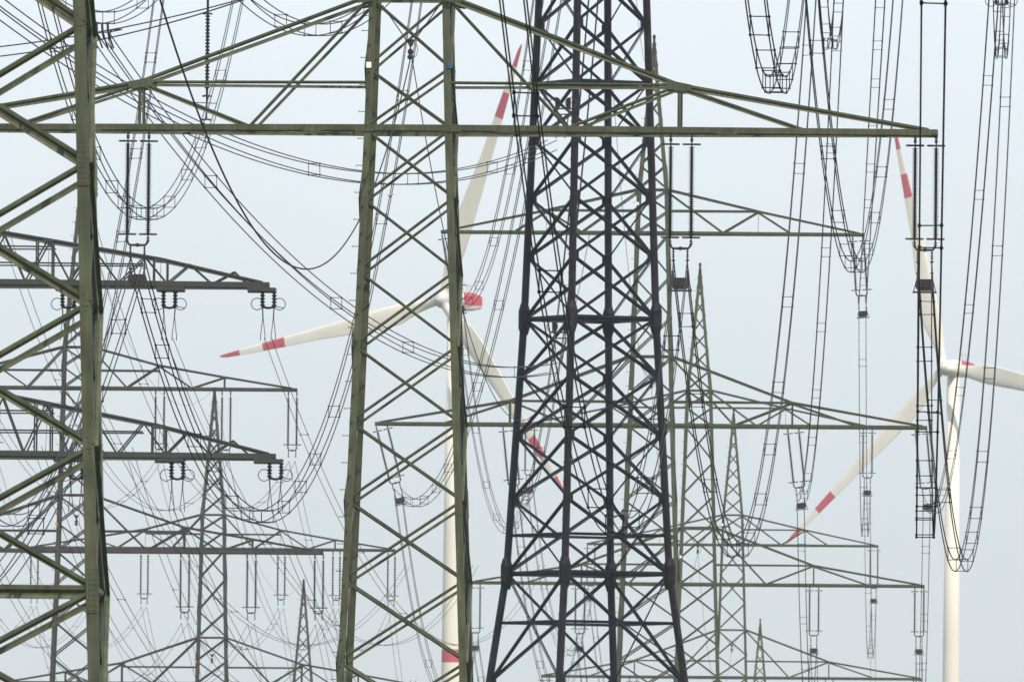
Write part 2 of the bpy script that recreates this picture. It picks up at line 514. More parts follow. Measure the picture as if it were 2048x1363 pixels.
# ------------------------------------------------------------------ insulator strings
_ins = {}
def insulator_mesh(n, sides, L=3.0):
    k = (n, sides, L)
    if k not in _ins:
        b = MB()
        prof = [(0, .04)]
        for i in range(n):
            t = L * (i + .5) / n
            seg = L / n
            r = .105 if (i % 2 == 0) else .09
            prof += [(t - seg * .30, .038), (t - seg * .06, r), (t + seg * .16, r), (t + seg * .22, .045)]
        prof.append((L, .04))
        b.lathe((0, 0, 0), (0, 0, -1), prof, sides)
        _ins[k] = b.mesh('insulator', M['porcelain'])
        _ins[k].polygons.foreach_set('use_smooth', [False] * len(_ins[k].polygons))
    return _ins[k]

def string_pair(top, label, yaw=0, dx=0.0, detail=1, cw=True, group=None, sep=.7, topring=True):
    """twin suspension string below a crossarm point; returns the bundle centre point (world)"""
    root = thing('insulator_string', label, 'insulator', top, R(yaw), group)
    if dx: root.rotation_euler = (0, math.atan2(-dx, 4.3), R(yaw))
    Li = 3.0
    nsh, sd = (40, 8) if detail > 1 else ((24, 6) if detail == 1 else (14, 5))
    for sx in (-1, 1):
        x = sx * sep / 2
        o = bpy.data.objects.new('insulator', insulator_mesh(nsh, sd, Li))
        COL.objects.link(o); o.parent = root; o.location = (x, 0, -.42)
        b = MB()                                               # hangers above and below the porcelain
        b.tube([(x, 0, .08), (x, 0, -.43)], .028, 6)
        for z in (-.06, -.14, -.2): b.lathe((x, 0, z), (x, 0, z - 1), [(0, .03), (.02, .06), (.045, .06), (.06, .03)], 6)
        b.build('hanger', M['fitting'], root)
        if topring:
            b = MB(); b.tube([(x - .30, 0, -.36), (x - .28, 0, -.345), (x + .28, 0, -.345), (x + .30, 0, -.36)], .038, 6)
            b.build('arcing_bar', M['fitting'], root)
        b = MB(); b.tube([(x - .30, 0, -3.47), (x - .28, 0, -3.455), (x + .28, 0, -3.455), (x + .30, 0, -3.47)], .038, 6)
        b.tube([(x, 0, -3.4), (x, 0, -3.72)], .03, 6)
        for z in (-3.56, -3.64): b.lathe((x, 0, z), (x, 0, z - 1), [(0, .03), (.02, .065), (.04, .065), (.05, .03)], 6)
        b.build('arcing_bar', M['fitting'], root)
    b = MB()
    h = sep / 2
    b.tube([(-h, 0, -3.7), (-h + .09, 0, -3.82), (h - .09, 0, -3.82), (h, 0, -3.7)], .05, 6)
    b.lathe((0, .06, -3.82), (0, -1, -3.82), [(0, .07), (.12, .07)], 8)
    b.build('yoke', M['fitting'], root)
    for sx in (-1, 1):
        x = sx * .235
        b = MB()
        b.tube([(x, 0, -3.82), (x, 0, -4.2)], .022, 5)
        for z in (-3.9, -4.0, -4.08): b.lathe((x, 0, z), (x, 0, z - 1), [(0, .025), (.015, .045), (.04, .045), (.055, .025)], 6)
        b.bar((x - .06, 0, -4.22), (x + .06, 0, -4.22), .05)
        b.bar((x, -.35, -4.22), (x, .35, -4.22), .05)
        if cw:
            b.tube([(x, 0, -4.2), (x * 1.05, 0, -4.80)], .018, 5)
            b.lathe((x * 1.02, 0, -4.56), (x * 1.02, 0, -5.5), [(0, .025), (.02, .06), (.05, .06), (.07, .025)], 6)
            b.bar((x, -.3, -4.67), (x, .3, -4.67), .045)
        b.build('clamp', M['fitting'], root)
    if cw:
        b = MB()
        prof = [(-.24, -4.80), (.24, -4.80), (.30, -4.94), (.30, -5.06), (.22, -5.18), (-.22, -5.18), (-.30, -5.06), (-.30, -4.94)]
        b.plate([(x, 0, z) for x, z in prof], (0, 1, 0), .34)
        b.tube([(-.2, -.18, -5.0), (-.1, -.18, -5.08), (.1, -.18, -5.08), (.2, -.18, -5.0)], .014, 5)
        b.build('counterweight', M['weight'], root)
        b = MB()
        b.bar((-.40, 0, -5.23), (.40, 0, -5.23), .42, .045)
        for sx in (-1, 1): b.bar((sx * .26, 0, -4.78), (sx * .37, 0, -5.22), .03)
        b.build('carrier_plate', M['fitting'], root)
    bpy.context.view_layer.update()
    return root.matrix_world @ Vector((0, 0, -4.45))

# ------------------------------------------------------------------ conductors
def span_pts(p0, p1, sag, n=64):
    out = []
    for i in range(n + 1):
        t = i / n
        p = p0.lerp(p1, t)
        p.z -= 4 * sag * t * (1 - t)
        out.append(p)
    return out

def solve_sag(p0, p1, ybot):
    lo, hi = 0.0, 60.0
    for _ in range(40):
        m = (lo + hi) / 2
        y = max(proj(p)[1] for p in span_pts(p0, p1, m, 80))
        if y < ybot: lo = m
        else: hi = m
    return lo

BW, WR = .225, .023
def bundle(label, p0, p1, ybot=None, sag=None, spacers=(), n=4, mt='wire', group='four-wire conductor bundles between the pylons', r=WR, bw=BW, seg=64, cat='power line', close=0):
    """bundle conductor hanging in a parabola from p0 to p1; ybot = lowest photo row of its middle"""
    if sag is None: sag = solve_sag(p0, p1, ybot)
    pts = span_pts(p0, p1, sag, seg)
    root = thing('conductor_bundle' if n > 1 else 'overhead_cable', label, cat, p0, 0, group)
    d = (p1 - p0); d.z = 0; d.normalize()
    side = Vector((d.y, -d.x, 0))
    up = Vector((0, 0, 1))
    offs = {4: [(-1, -1), (1, -1), (1, 1), (-1, 1)], 2: [(-1, 0), (1, 0)], 1: [(0, 0)]}[n]
    for k, (a, c) in enumerate(offs):
        b = MB()
        b.tube([p + side * (a * bw) + up * (c * bw) - p0 for p in pts], r, 5)
        b.build('wire', M[mt], root, smooth=True)
    for t in spacers:
        t = min(.97, max(.02, t + random.uniform(-.008, .008)))
        p = p0.lerp(p1, t); p.z -= 4 * sag * t * (1 - t)
        p = p - p0
        dz = (p1.z - p0.z) - 4 * sag * (1 - 2 * t)
        ln = Vector((p1.x - p0.x, p1.y - p0.y, dz)).normalized()
        b = MB()
        cs = [p + side * (a * bw) + up * (c * bw) + ln * random.uniform(-.06, .06) for a, c in offs]
        if n == 4:
            for k in range(4): b.bar(cs[k], cs[(k + 1) % 4], .026)
        elif n == 2: b.bar(cs[0], cs[1], .024)
        for c in cs: b.tube([c - ln * .08, c + ln * .08], .042, 5)
        b.build('spacer', M[mt], root)
    return root

# =================================================================== PYLONS
LINE1 = 'olive two-level pylons standing in a row'
B, zB = danube('big olive lattice pylon in the centre foreground, its long crossarm running across the frame', 821, 261, 60, -3.0, 'olive', 2, LINE1)
D, zD = danube('green lattice pylon directly behind the dark pylon, needle top at upper right of centre', 1302, 851, 31.4, -2, 'olive2', 1, LINE1)
E, zE = danube('green lattice pylon second behind the dark pylon, needle top right of the dark legs', 1395, 1168, 25.8, -1, 'olive2', 1, LINE1)
Ft, zF = danube('small green lattice pylon third behind the dark pylon, needle top low right of centre', 1463, 1354, 21.6, -1, 'olive2', 0, LINE1)
G, zG = danube('farthest green pylon of the right row, only its needle top showing at the bottom edge', 1517, 1665, 17.2, 0, 'olive2', 0, LINE1)
# nearest pylon at the left edge: a leg and its bracing are in view
PA = at(-33, -800, F / 114)
A = thing('lattice_pylon', 'nearest olive lattice pylon cut off by the left edge, one heavy riveted leg in view', 'pylon', (PA.x, PA.y, 0), R(-0.4), LINE1)
zA = PA.z
hwA = lambda z: lin(z, [(0, 2.62), (zat(1363, 263, 100), 2.30), (zat(0, 263, 100), 1.92), (zA, 1.5), (zA + 15, 1.0), (zA + 24.4, .1)])
zsA = [.5] + [zat(y, 263, 170) for y in (1750, 1465, 1183, 898, 614, 335, 58, -225, -510)] + [zA, zA + 2.1, zA + 4.4, zA + 7, zA + 9.6, zA + 12.3, zA + 15, zA + 18, zA + 21, zA + 24.4]
body(A, zsA, hwA, M['olive'], .205, .115, steps=False, splices=[zsA[3], zsA[6]], horiz=[zsA[3]], gus=2, legmats=[M['green'], M['olive'], M['olive'], M['olive']])  # rear right leg tinted paler, as if lit by the sky
crossarm(A, hwA, zA, 17.6, 4.4, 1.33, [(9.0, 1.52)], [(1.4, 9.0, 1.52)], [(1.33, 4.3, 5.3, .05), (9, 1.5, 5.3, .05), (9, 1.45, 13.2, .05)], [(9, 1.45)], M['olive'], .3, .16)

# dark pylon seen cornerwise
PC = at(1180, 640, 714)
C = thing('lattice_pylon', 'dark slate and maroon lattice pylon seen cornerwise right of centre', 'pylon', (PC.x, PC.y, 0), R(29))
tabC = sorted([(zat(y, 714, 1180), r / math.sqrt(2) / 42) for y, r in ((-900, 72), (0, 112), (640, 137), (1145, 169), (1363, 203), (1880, 285))])
hwC = lambda z: lin(z, tabC)
ysC = [-900, -780, -660, -550, -430, -315, -195, -72, 50, 168, 280, 397, 515, 638, 752, 872, 998, 1147, 1363, 1620, 1885]
zsC = sorted(max(zat(y, 714, 1180), .5) for y in ysC)
body(C, zsC, hwC, M['navy'], .36, .17, steps=True, legmats=[M['navy'], M['navy'], M['maroon'], M['maroon']], boxleg=True,
     horiz=[zsC[3], zsC[7], zsC[11]], gus=True, cross_h=(2, 3))
for zz in (zsC[3], zsC[7]):                                        # thick octagonal node plates and the inner diaphragm
    for i in range(4):
        b = MB()
        c = CORN[i]
        q = Vector((c[0] * hwC(zz), c[1] * hwC(zz), zz))
        b.lathe(q - Vector((0, 0, .75)), q + Vector((0, 0, 1)), [(0, .185), (.35, .29), (1.15, .29), (1.5, .185)], 8)
        b.build('node_plate', M['maroon' if i > 1 else 'navy'], C)
    h = hwC(zz); b = MB()
    b.bar((h, h, zz + .05), (-h, -h, zz + .05), .14); b.bar((h, -h, zz + .0), (-h, h, zz + .0), .14)
    b.build('diaphragm', M['navy'], C)
crossarm(C, hwC, zat(-430, 714, 1180), 24, 4.2, 1.9, [(12, 1.9)], [(2, 12, 1.9)], [(1.9, 4, 7, 0), (12, 1.9, 7, 0), (12, 1.9, 18, 0)], [(12, 1.9)], M['navy'], .34, .2)

# left line of grey pylons
LINE2 = 'grey three-string pylons of the left row'
I, zI = barrel('nearer grey lattice pylon of the left row, standing mostly behind the olive left-edge leg', 155, 776, 31, -1, 'grey', LINE2)
J, zJ = barrel('grey lattice pylon with needle top and wide crossarms at lower left of centre', 426, 1097, 25.7, -1, 'grey', LINE2)
K, zK = barrel('farthest grey pylon of the left row, needle top low beside the centre pylon leg', 605, 1421, 21, 0, 'grey', LINE2)

# dark pylon beyond the left edge; only its heavy tapering arms reach into view
PH = at(-190, 912, 667)
H = thing('lattice_pylon', 'dark grey pylon off the left edge, two heavy tapering crossarms reaching into view', 'pylon', (PH.x, PH.y, 0), R(0))
zh2 = PH.z; zh1 = zat(570, 667, -190)
hwH = lambda z: lin(z, [(0, 3.4), (zh2, 2.0), (zh1, 1.7), (zh1 + 14, .5)])
zsH = [.5, 4, 8, 12, 15.5, 18.7, zh2, zh2 + 2.7, zh2 + 5.2, zh1, zh1 + 2.6, zh1 + 5.5, zh1 + 8.5, zh1 + 11.5, zh1 + 14]
body(H, zsH, hwH, M['darkgrey'], .34, .16, steps=False, gus=False)
for zb, L, zt in ((zh1 + .1, 16.15, 2.6), (zh2 + .1, 16.5, 3.1)):
    S = 45.
    xs = [2, 4.3, 6.3, 8.3, 10.6, 12.6, 14.6]
    top = lambda x, zt=zt, L=L: zt + (.35 - zt) * (x - 2) / (L - 2)
    web = []
    for k, (x0, x1) in enumerate(zip(xs, xs[1:] + [L - .4])):
        xm = (x0 + x1) / 2
        x1 = min(x1, L - 1.2); web += [(x0, top(x0), xm, .05)] + ([(xm, .05, x1, top(x1))] if x1 > xm else [])
    tops = [(6.3, top(6.3)), (11.3, top(11.3))]
    crossarm(H, hwH, zb, L, zt, 2.0, tops, [(2, 6.6, zt * .62), (2, 10.6, zt * .34)], web,
             [(x, top(x) - .05) for x in (5.8, 6.5, 11.0, 11.6, 3.6)], M['darkgrey'], .30, .075, yt=.55, tc=.5)
    for bx in (7.25, 11.75, L - .35):
        b = MB(); b.box((bx, 0, zb - .19), 1.25, 2.1, .16); b.build('hanger_beam', M['darkgrey'], H)

# =================================================================== INSULATORS
def local(root, x, z, y=0):
    bpy.context.view_layer.update()
    return root.matrix_world @ Vector((x, y, z))
clB, clD, clE, clF = {}, {}, {}, {}
SG = 'twin insulator strings with arcing bars'
for cl, root, zl, nm, dt, dxs in (
        (clB, B, zB, 'the big centre pylon', 2, {}),
        (clD, D, zD, 'the green pylon behind', 1, dict(ul=.76, ll=1.1, li=.45, ri=.5, rr=.4, ur=.3)),
        (clE, E, zE, 'the second green pylon behind', 1, {}),
        (clF, Ft, zF, 'the third green pylon behind', 0, {})):
    for key, x, z, where in (('ll', -17.2, 0, 'outer left end of the lower arm'), ('li', -9.1, 0, 'inner left of the lower arm'),
                             ('ri', 9.05, 0, 'inner right of the lower arm'), ('rr', 17.2, 0, 'outer right end of the lower arm'),
                             ('ul', -13.1, 12.26, 'left end of the upper arm'), ('ur', 13.1, 12.26, 'right end of the upper arm')):
        lab = 'twin insulator string, %s, %s' % (where, nm)
        cl[key] = string_pair(local(root, x, zl + z - .06), lab, 0, dxs.get(key, 0), dt, True, SG)
clI, clJ, clK = {}, {}, {}
for cl, root, zu, nm, dt in ((clI, I, zI, 'the nearer grey pylon at left', 1), (clJ, J, zJ, 'the grey needle-top pylon at lower left', 0), (clK, K, zK, 'the farthest grey pylon', 0)):
    for lev, z, xs in (('upper', 0, (5.33, 9.62, 13.9)), ('lower', -10.5, (7.05, 11.35, 15.7))):
        if cl is clK: continue
        if cl is clJ and lev == 'lower': continue
        for sgn, sd in ((-1, 'left'), (1, 'right')):
            for x, ps in zip(xs, ('inner', 'middle', 'outer')):
                q = local(root, sgn * x, zu + z - .08)
                if proj(q)[0] < -60: continue
                cl[(lev, sd, ps)] = string_pair(q, '%s %s string under %s arm of %s' % (ps, sd, lev, nm), 0, 0, dt, False, 'twin strings on the grey pylons', sep=.55, topring=False)

# short twin strings with round corona rings
def ring_string(top, label, s=45., drop=.85, group='short ringed strings', tail=True):
    root = thing('ringed_insulator', label, 'insulator', top, 0, group)
    for sx in (-1, 1):
        x = sx * .26 * 1.0
        b = MB()
        n = 6
        prof = [(0, .06)]
        for i in range(n):
            t = drop * (i + .5) / n
            prof += [(t - .05, .06), (t - .01, .115), (t + .03, .115), (t + .05, .06)]
        prof.append((drop, .06))
        b.lathe((x, 0, 0), (x, 0, -1), prof, 8)
        b.build('insulator', M['porcelain'], root)
        b = MB()
        cx = sx * .5
        b.tube([(cx + .26 * math.cos(a), 0, -drop + .12 + .26 * math.sin(a)) for a in [k * math.pi / 9 for k in range(18)]], .02, 5, True)
        b.tube([(x, 0, -drop + .02), (cx + .2, 0, -drop - .05)], .02, 5)
        b.build('corona_ring', M['fitting'], root)
        if tail:
            b = MB()
            b.tube([(x, 0, -drop), (x * .9, 0, -drop - .45)], .03, 5)
            for a in (-.1, .1): b.tube([(x * .9, 0, -drop - .4), (x * .9 + a, 0, -drop - 1.3), (x * .9 + a, 0, -drop - 1.5)], .018, 5)
            b.build('clamp', M['fitting'], root)
    b = MB(); b.tube([(-.3, 0, -drop), (0, 0, -drop - .06), (.3, 0, -drop)], .06, 6); b.build('yoke', M['fitting'], root)
    return top + Vector((0, 0, -drop - 1.4))
clH = {}
for lev, y, xs in (('upper', 575, (137, 339, 537)), ('lower', 917, (153, 355, 551))):
    for x, ps in zip(xs, ('innermost', 'middle', 'outermost')):
        clH[(lev, ps)] = ring_string(at(x, y, 667), '%s short ringed string under %s heavy dark arm at left' % (ps, lev))

# =================================================================== CONDUCTORS
def px2(x, y, dep): return at(x, y, dep)
GB = 'four-wire conductor bundles between the pylons'
A_ = F / 114
# near side spans, A -> B
bundle('black four-wire bundle dropping straight down the right side to the outer right clamp', at(1872, -420, 263), clB['rr'], ybot=1058, spacers=(.07, .18, .32, .42, .52, .6, .68, .76, .84, .91), mt='darkwire', r=.02)
bundle('black four-wire bundle dropping in front of the dark pylon to the inner right clamp', at(985, -380, 263), clB['ri'], ybot=1052, spacers=(.1, .2, .3, .42, .52, .62, .72, .82, .92), mt='darkwire', r=.017)
bundle('four-wire bundle sweeping off the left edge from the inner left clamp', at(-1150, -380, 263), clB['li'], sag=13.5, spacers=(.5, .6, .68, .76, .84, .90, .96), mt='darkwire', r=.019)
bundle('dark hanging bundle loop at the top edge right of the dark pylon', at(1412, -1500, 263), clB['ur'], ybot=170, spacers=[.3, .36, .42, .48, .54, .58, .62, .66, .7, .75, .8], r=.019)
# B -> C
bundle('four-wire bundle looping low between centre pylon and dark pylon on the left', clB['li'], at(842, -60, 714), ybot=1033, spacers=(.03, .07, .15, .22, .27, .31, .35, .39, .44, .5, .56, .63, .72, .82, .92), mt='darkwire')
bundle('four-wire bundle looping low right of the dark pylon', clB['ri'], at(1626, -60, 714), ybot=1102, spacers=(.03, .09, .18, .27, .34, .4, .45, .5, .55, .61, .68, .77, .87, .95))
bundle('four-wire bundle making the lowest loop at the far right', clB['rr'], at(2022, -60, 714), ybot=1130, spacers=(.03, .1, .19, .3, .38, .44, .5, .55, .62, .72, .82, .92))
bundle('four-wire bundle dipping behind the upper-left arm, loop at left of frame', clB['ul'], at(487, -60, 714), ybot=428, spacers=(.12, .2, .27, .33, .39, .43, .47, .51, .55, .6, .68, .76, .86))
bundle('four-wire bundle crossing the upper right arm tip of the green pylon behind', clB['ur'], at(1800, -60, 714), ybot=533, spacers=(.1, .2, .3, .37, .43, .48, .53, .6, .68, .76, .86))
bundle('thin bundle running down past the inner left string of the centre pylon', clB['ll'], at(325, -60, 714), ybot=1040, spacers=(.3, .45, .6, .7, .8, .87, .95))
bundle('single black cable sagging from the upper left to the small clamp in the centre pylon', at(255, -230, 285), at(822, 112, 500), ybot=538, n=1, mt='darkwire', r=.022, group='single overhead cables')
bundle('single cable running from the small centre clamp down right to the dark pylon', at(824, 116, 500), at(1180, 463, 714), sag=10.5, n=1, mt='darkwire', r=.017, group='single overhead cables')
# left bundles ending on the dark pylon
bundle('upper wide bundle sagging across the left half to the dark pylon', at(-60, -30, 480), at(1104, 290, 706), ybot=358, spacers=(.5, .68, .86))
bundle('lower wide bundle sagging from the dead-end clamps at top left to the dark pylon', at(203, 74, 540), at(1106, 735, 706), ybot=744, spacers=(.2, .45, .62, .9))
bundle('short bundle loop at the very top left corner', at(70, -50, 560), at(330, -40, 600), ybot=36, spacers=(.18, .55, .82))
bundle('bundle loop at the top edge left of the centre pylon', at(455, -50, 560), at(800, -40, 600), ybot=60, spacers=(.3, .47, .62, .82))
bundle('upper thin line rising right across the top left corner', at(-40, 98, 560), at(520, -12, 560), sag=.25, n=2, bw=.035, group='thin lines across the top left corner')
bundle('lower thin line rising right across the top left corner', at(-40, 117, 560), at(520, -12, 570), sag=.35, n=2, bw=.035, group='thin lines across the top left corner')
# C -> D
bundle('bundle from the top edge into the upper right tip string of the green pylon behind', at(1764, -60, 714), clD['ur'], ybot=606, spacers=(.08, .18, .28, .4, .52, .64, .78, .9))
bundle('bundle from the top edge into the inner right string of the green pylon behind', at(1680, -60, 714), clD['ri'], ybot=995, spacers=(.06, .16, .27, .38, .5, .62, .75, .88))
bundle('bundle from the ringed string at top right into the outer right string behind', at(1990, -40, 714), clD['rr'], ybot=1018, spacers=(.08, .18, .3, .42, .55, .68, .8, .91))
bundle('bundle along the left side of the dark pylon into the upper left string behind', at(1082, -40, 714), clD['ul'], ybot=606, spacers=(.12, .3, .5, .68, .84))
bundle('bundle along the dark pylon looping to the outer left string behind', at(1120, -40, 714), clD['ll'], ybot=1005, spacers=(.15, .3, .42, .52, .62, .7, .78, .85, .92))
bundle('bundle hidden within the dark pylon into the inner left string behind', at(1190, -40, 714), clD['li'], ybot=1000, spacers=(.3, .6, .8))
# D -> E -> F -> G
WH = dict(ul='upper left', ur='upper right', ll='outer left', li='inner left', ri='inner right', rr='outer right')
GR = [clD, clE, clF, {k: local(G, x, zG + z - 4.4) for k, x, z in (('ll', -17.2, 0), ('li', -9.1, 0), ('ri', 9.05, 0), ('rr', 17.2, 0), ('ul', -13.1, 12.26), ('ur', 13.1, 12.26))}]
NM = ['first to the second green pylon', 'second to the third green pylon', 'third to the farthest green pylon']
for j in range(3):
    for k in GR[0]:
        sag = {0: 8.2, 1: 9, 2: 9.5}[j]
        bundle('%s conductor bundle between the %s behind' % (WH[k], NM[j]), GR[j][k], GR[j + 1][k], sag=sag, spacers=(.08, .22, .36, .5, .64, .78, .92), r=.021 if j == 0 else .019)
# left row: previous -> I -> J -> K (twin bundles)
GL = 'thin twin conductors of the left row'
vec = clJ[('upper', 'right', 'outer')] - clI[('upper', 'right', 'outer')]
KU = {}
for sgn, sd in ((-1, 'left'), (1, 'right')):
    for x, xl, ps in ((5.33, 7.05, 'inner'), (9.62, 11.35, 'middle'), (13.9, 15.7, 'outer')):
        ju = clJ.get(('upper', sd, ps)) or local(J, sgn * x, zJ - 4.6)
        iu = local(I, sgn * x, zI - 4.6)
        il = local(I, sgn * xl, zI - 15.1)
        ku = local(K, sgn * x, zK - 4.6)
        jl = local(J, sgn * xl, zJ - 15.1)
        pu = iu + Vector((-6.0, -250, 3)); pl = il + Vector((-6.0, -250, 3))
        kw = dict(n=2, r=.016, bw=.2, group=GL)
        bundle('%s %s twin line from upper arm of nearer grey pylon to needle-top grey pylon' % (ps, sd), iu, ju, sag=7, spacers=(.15, .4, .65, .9), **kw)
        bundle('%s %s twin line from lower arm of nearer grey pylon back to needle-top pylon' % (ps, sd), il, jl, sag=7, spacers=(.15, .4, .65, .9), **kw)
        bundle('%s %s twin line from upper arm of needle-top grey pylon to farthest pylon' % (ps, sd), ju, ku, sag=8, spacers=(.15, .4, .65, .9), **kw)
        if sd == 'right' or ps == 'inner':
            bundle('%s %s twin line arriving from the left at upper arm of nearer grey pylon' % (ps, sd), pu, iu, sag=7.5, spacers=(.2, .5, .65, .8, .92), **kw)
            bundle('%s %s twin line arriving from the left at lower arm of nearer grey pylon' % (ps, sd), pl, il, sag=7.5, spacers=(.2, .5, .65, .8, .92), **kw)
for (lev, ps), p in clH.items():
    q = p + Vector((13.0, 330, -1.5 if lev == 'upper' else -1.5))
    bundle('%s twin line hanging from %s ringed strings of dark left arms' % (ps, lev), p, q, sag=9, n=2, r=.015, bw=.17, spacers=(.1, .25, .4, .6), group='twin lines below the ringed strings')

# small clamps with V hangers inside the tops of the pylons, and the thin cables they carry
def vclamp(label, p, half, rise):
    root = thing('cable_clamp', label, 'clamp', p, 0, 'small cable clamps on V hangers')
    for sx in (-1, 1):
        b = MB(); b.tube([(sx * half, 0, rise), (sx * .06, 0, -.02)], .020, 5); b.build('hanger', M['fitting'], root)
    b = MB(); b.plate([(-.14, 0, .12), (.14, 0, .12), (.06, 0, -.12), (-.04, 0, -.12)], (0, 1, 0), .05); b.build('yoke', M['weight'], root)
    b = MB(); b.tube([(0, 0, -.1), (0, 0, -.28)], .03, 6); b.lathe((0, 0, -.2), (0, 0, -1), [(0, .04), (.05, .09), (.14, .09), (.18, .05), (.24, .1), (.32, .1), (.36, .03)], 8)
    b.tube([(.03, 0, -.5), (.18, 0, -.45), (.25, 0, -.25), (.2, 0, -.05), (.06, 0, .0)], .012, 5); b.build('clamp', M['fitting'], root)
    return p + Vector((0, 0, -.45))
vclamp('rusty cable clamp hung on a V of rods inside the big centre pylon', at(821, 86, 499), .95, 1.25)
vk = {}
for nm, root, zz in (('green pylon directly behind the dark pylon', D, zD + 2.95), ('second green pylon behind', E, zE + 2.95), ('third green pylon behind', Ft, zF + 2.95),
                     ('nearer grey pylon at left', I, zI - 8.3), ('grey needle-top pylon', J, zJ - 8.3)):
    vk[nm] = vclamp('tiny cable clamp on a V hanger inside the %s' % nm, local(root, 0, zz), .95, 1.2)
v = list(vk.values())
SC = 'single overhead cables'
bundle('single cable from the dark pylon down to the clamp inside the green pylon behind', at(1218, 60, 714), v[0], sag=4, n=1, r=.014, group=SC)
bundle('single cable between the clamps of the first and second green pylons behind', v[0], v[1], sag=7, n=1, r=.014, group=SC)
bundle('single cable between the clamps of the second and third green pylons behind', v[1], v[2], sag=7, n=1, r=.014, group=SC)
bundle('single cable between the clamps of the two grey pylons at left', v[3], v[4], sag=7, n=1, r=.012, group=SC)
pk = lambda root, z: local(root, 0, z)
bundle('earth wire from the top edge to the needle top of the green pylon behind', at(1268, -60, 714), pk(D, zD + 24.7), sag=3, n=1, r=.012, group=SC)
bundle('earth wire joining the needle tops of the two grey pylons at lower left', pk(I, zI + 12.6), pk(J, zJ + 12.6), sag=6, n=1, r=.011, group=SC)
bundle('earth wire from grey needle-top pylon to the farthest grey needle top', pk(J, zJ + 12.6), pk(K, zK + 12.6), sag=7, n=1, r=.011, group=SC)

# long jumper string hanging at the top left, and dead-end clamps beside it
jt = at(416, -20, 600)
root = thing('jumper_insulator', 'slim vertical insulator string hanging at the top left behind the centre arm', 'insulator', jt)
b = MB()
prof = [(0, .05)]
for i in range(22):
    t = 1.0 + 3.0 * i / 22
    prof += [(t, .05), (t + .05, .10), (t + .08, .10), (t + .1, .05)]
prof += [(4.4, .04)]
b.lathe((0, 0, 0), (-.0, 0, -1), prof, 8); b.build('insulator', M['porcelain'], root)
for z in (-.95, -4.25, -5.2):
    b = MB(); b.tube([(-.19, 0, z - .02), (0, 0, z + .02), (.19, 0, z - .02)], .045, 6); b.build('arcing_bar', M['fitting'], root)
b = MB(); b.tube([(0, 0, -4.3), (-.02, 0, -5.2)], .04, 6); b.bar((-.5, 0, -4.52), (.4, 0, -4.55), .035); b.build('clamp', M['fitting'], root)
dc = at(205, 70, 538)
root = thing('dead_end_clamps', 'cluster of dead-end clamps at top left where the lower wide bundle begins', 'clamp', dc)
for k in range(4):
    x = -.42 + k * .2
    b = MB(); b.tube([(x, 0, .42), (x + .02, 0, .1), (x + .08, .3, -.12)], .05, 6); b.tube([(x + .08, .3, -.1), (x + .2, .8, -.42)], .032, 6)
    b.build('clamp', M['fitting'], root)
b = MB(); b.bar((-.5, 0, .4), (.25, 0, .42), .05); b.bar((-.45, 0, .05), (.22, 0, .1), .04); b.build('yoke', M['fitting'], root)
b = MB(); b.tube([(.25, 0, .1), (.35, 0, .18), (.7, 0, .2)], .03, 6); b.tube([(.7, 0, .2), (.3, .2, .12), (.2, .4, -.1), (.35, .8, -.5)], .02, 5); b.build('jumper', M['wire'], root)

# ringed tension ends on the dark pylon and at the top right
for (x, y, dp), lab in (((1126, 208, 700), 'upper ringed dead-end string on the front leg of the dark pylon'), ((1120, 655, 700), 'lower ringed dead-end string on the front leg of the dark pylon')):
    p = at(x, y, dp)
    root = thing('ringed_insulator', lab, 'insulator', p, 0, 'ringed dead-end strings')
    for sx in (-1, 1):
        b = MB(); b.tube([(sx * .36 + .25 * math.cos(a), 0, .05 + .25 * math.sin(a)) for a in [k * math.pi / 9 for k in range(18)]], .022, 5, True); b.build('corona_ring', M['fitting'], root)
        b = MB(); b.lathe((sx * .26, .6, .3), (sx * .26, 0, -.3), [(0, .05)] + [(.06 * k + .03, .12 if k % 2 else .06) for k in range(12)] + [(.8, .05)], 8); b.build('insulator', M['porcelain'], root)
        b = MB(); b.tube([(sx * .26, 0, -.2), (sx * .26, -.1, -.55), (sx * .2, 0, -1.0), (sx * .2 - .1, 0, -1.6)], .03, 5); b.build('clamp', M['fitting'], root)
    b = MB(); b.bar((-.45, 0, -.22), (.45, 0, -.22), .07); b.bar((-.42, 0, -.5), (.42, 0, -.48), .06); b.build('yoke', M['fitting'], root)
def jumper(label, px, ytop, ybot, half, dep, k=2):
    p0 = at(px, ytop, dep)
    root = thing('jumper_loop', label, 'power line', p0, 0, 'jumper loops at the top right')
    s = F / dep
    for xo in (-.22, .22):
        for j in range(2):
            hgt = (ybot - ytop) / s - .42 * j
            hw_ = half / s
            b = MB()
            b.tube([Vector((xo + hw_ * t * (1 if abs(t) > .0 else 1), 2.4 * t, -hgt * (1 - abs(t) ** 2.4))) for t in [i / 12 - 1 for i in range(25)]], .022, 5)
            b.build('wire', M['wire'], root)
    for t in (-.75, -.5, -.2, .2, .5, .75):
        hgt = (ybot - ytop) / s
        q = Vector((half / s * t, 2.4 * t, -hgt * (1 - abs(t) ** 2.4)))
        b = MB(); b.bar(q + Vector((-.22, 0, 0)), q + Vector((.22, 0, 0)), .03); b.bar(q + Vector((-.22, 0, .42)), q + Vector((.22, 0, .42)), .03)
        for xo in (-.22, .22): b.tube([q + Vector((xo, -.02, -.03)), q + Vector((xo, .02, .45))], .03, 5)
        b.build('spacer', M['wire'], root)
jumper('tight tangle of jumper wires at the top edge between the two dark bundles', 1662, -60, 100, 22, 712)
jumper('tight tangle of jumper wires under the ringed string at the top right corner', 2004, -60, 118, 13, 712)
ring_string(at(2003, -28, 716), 'ringed string cut by the top edge near the right corner', tail=False)

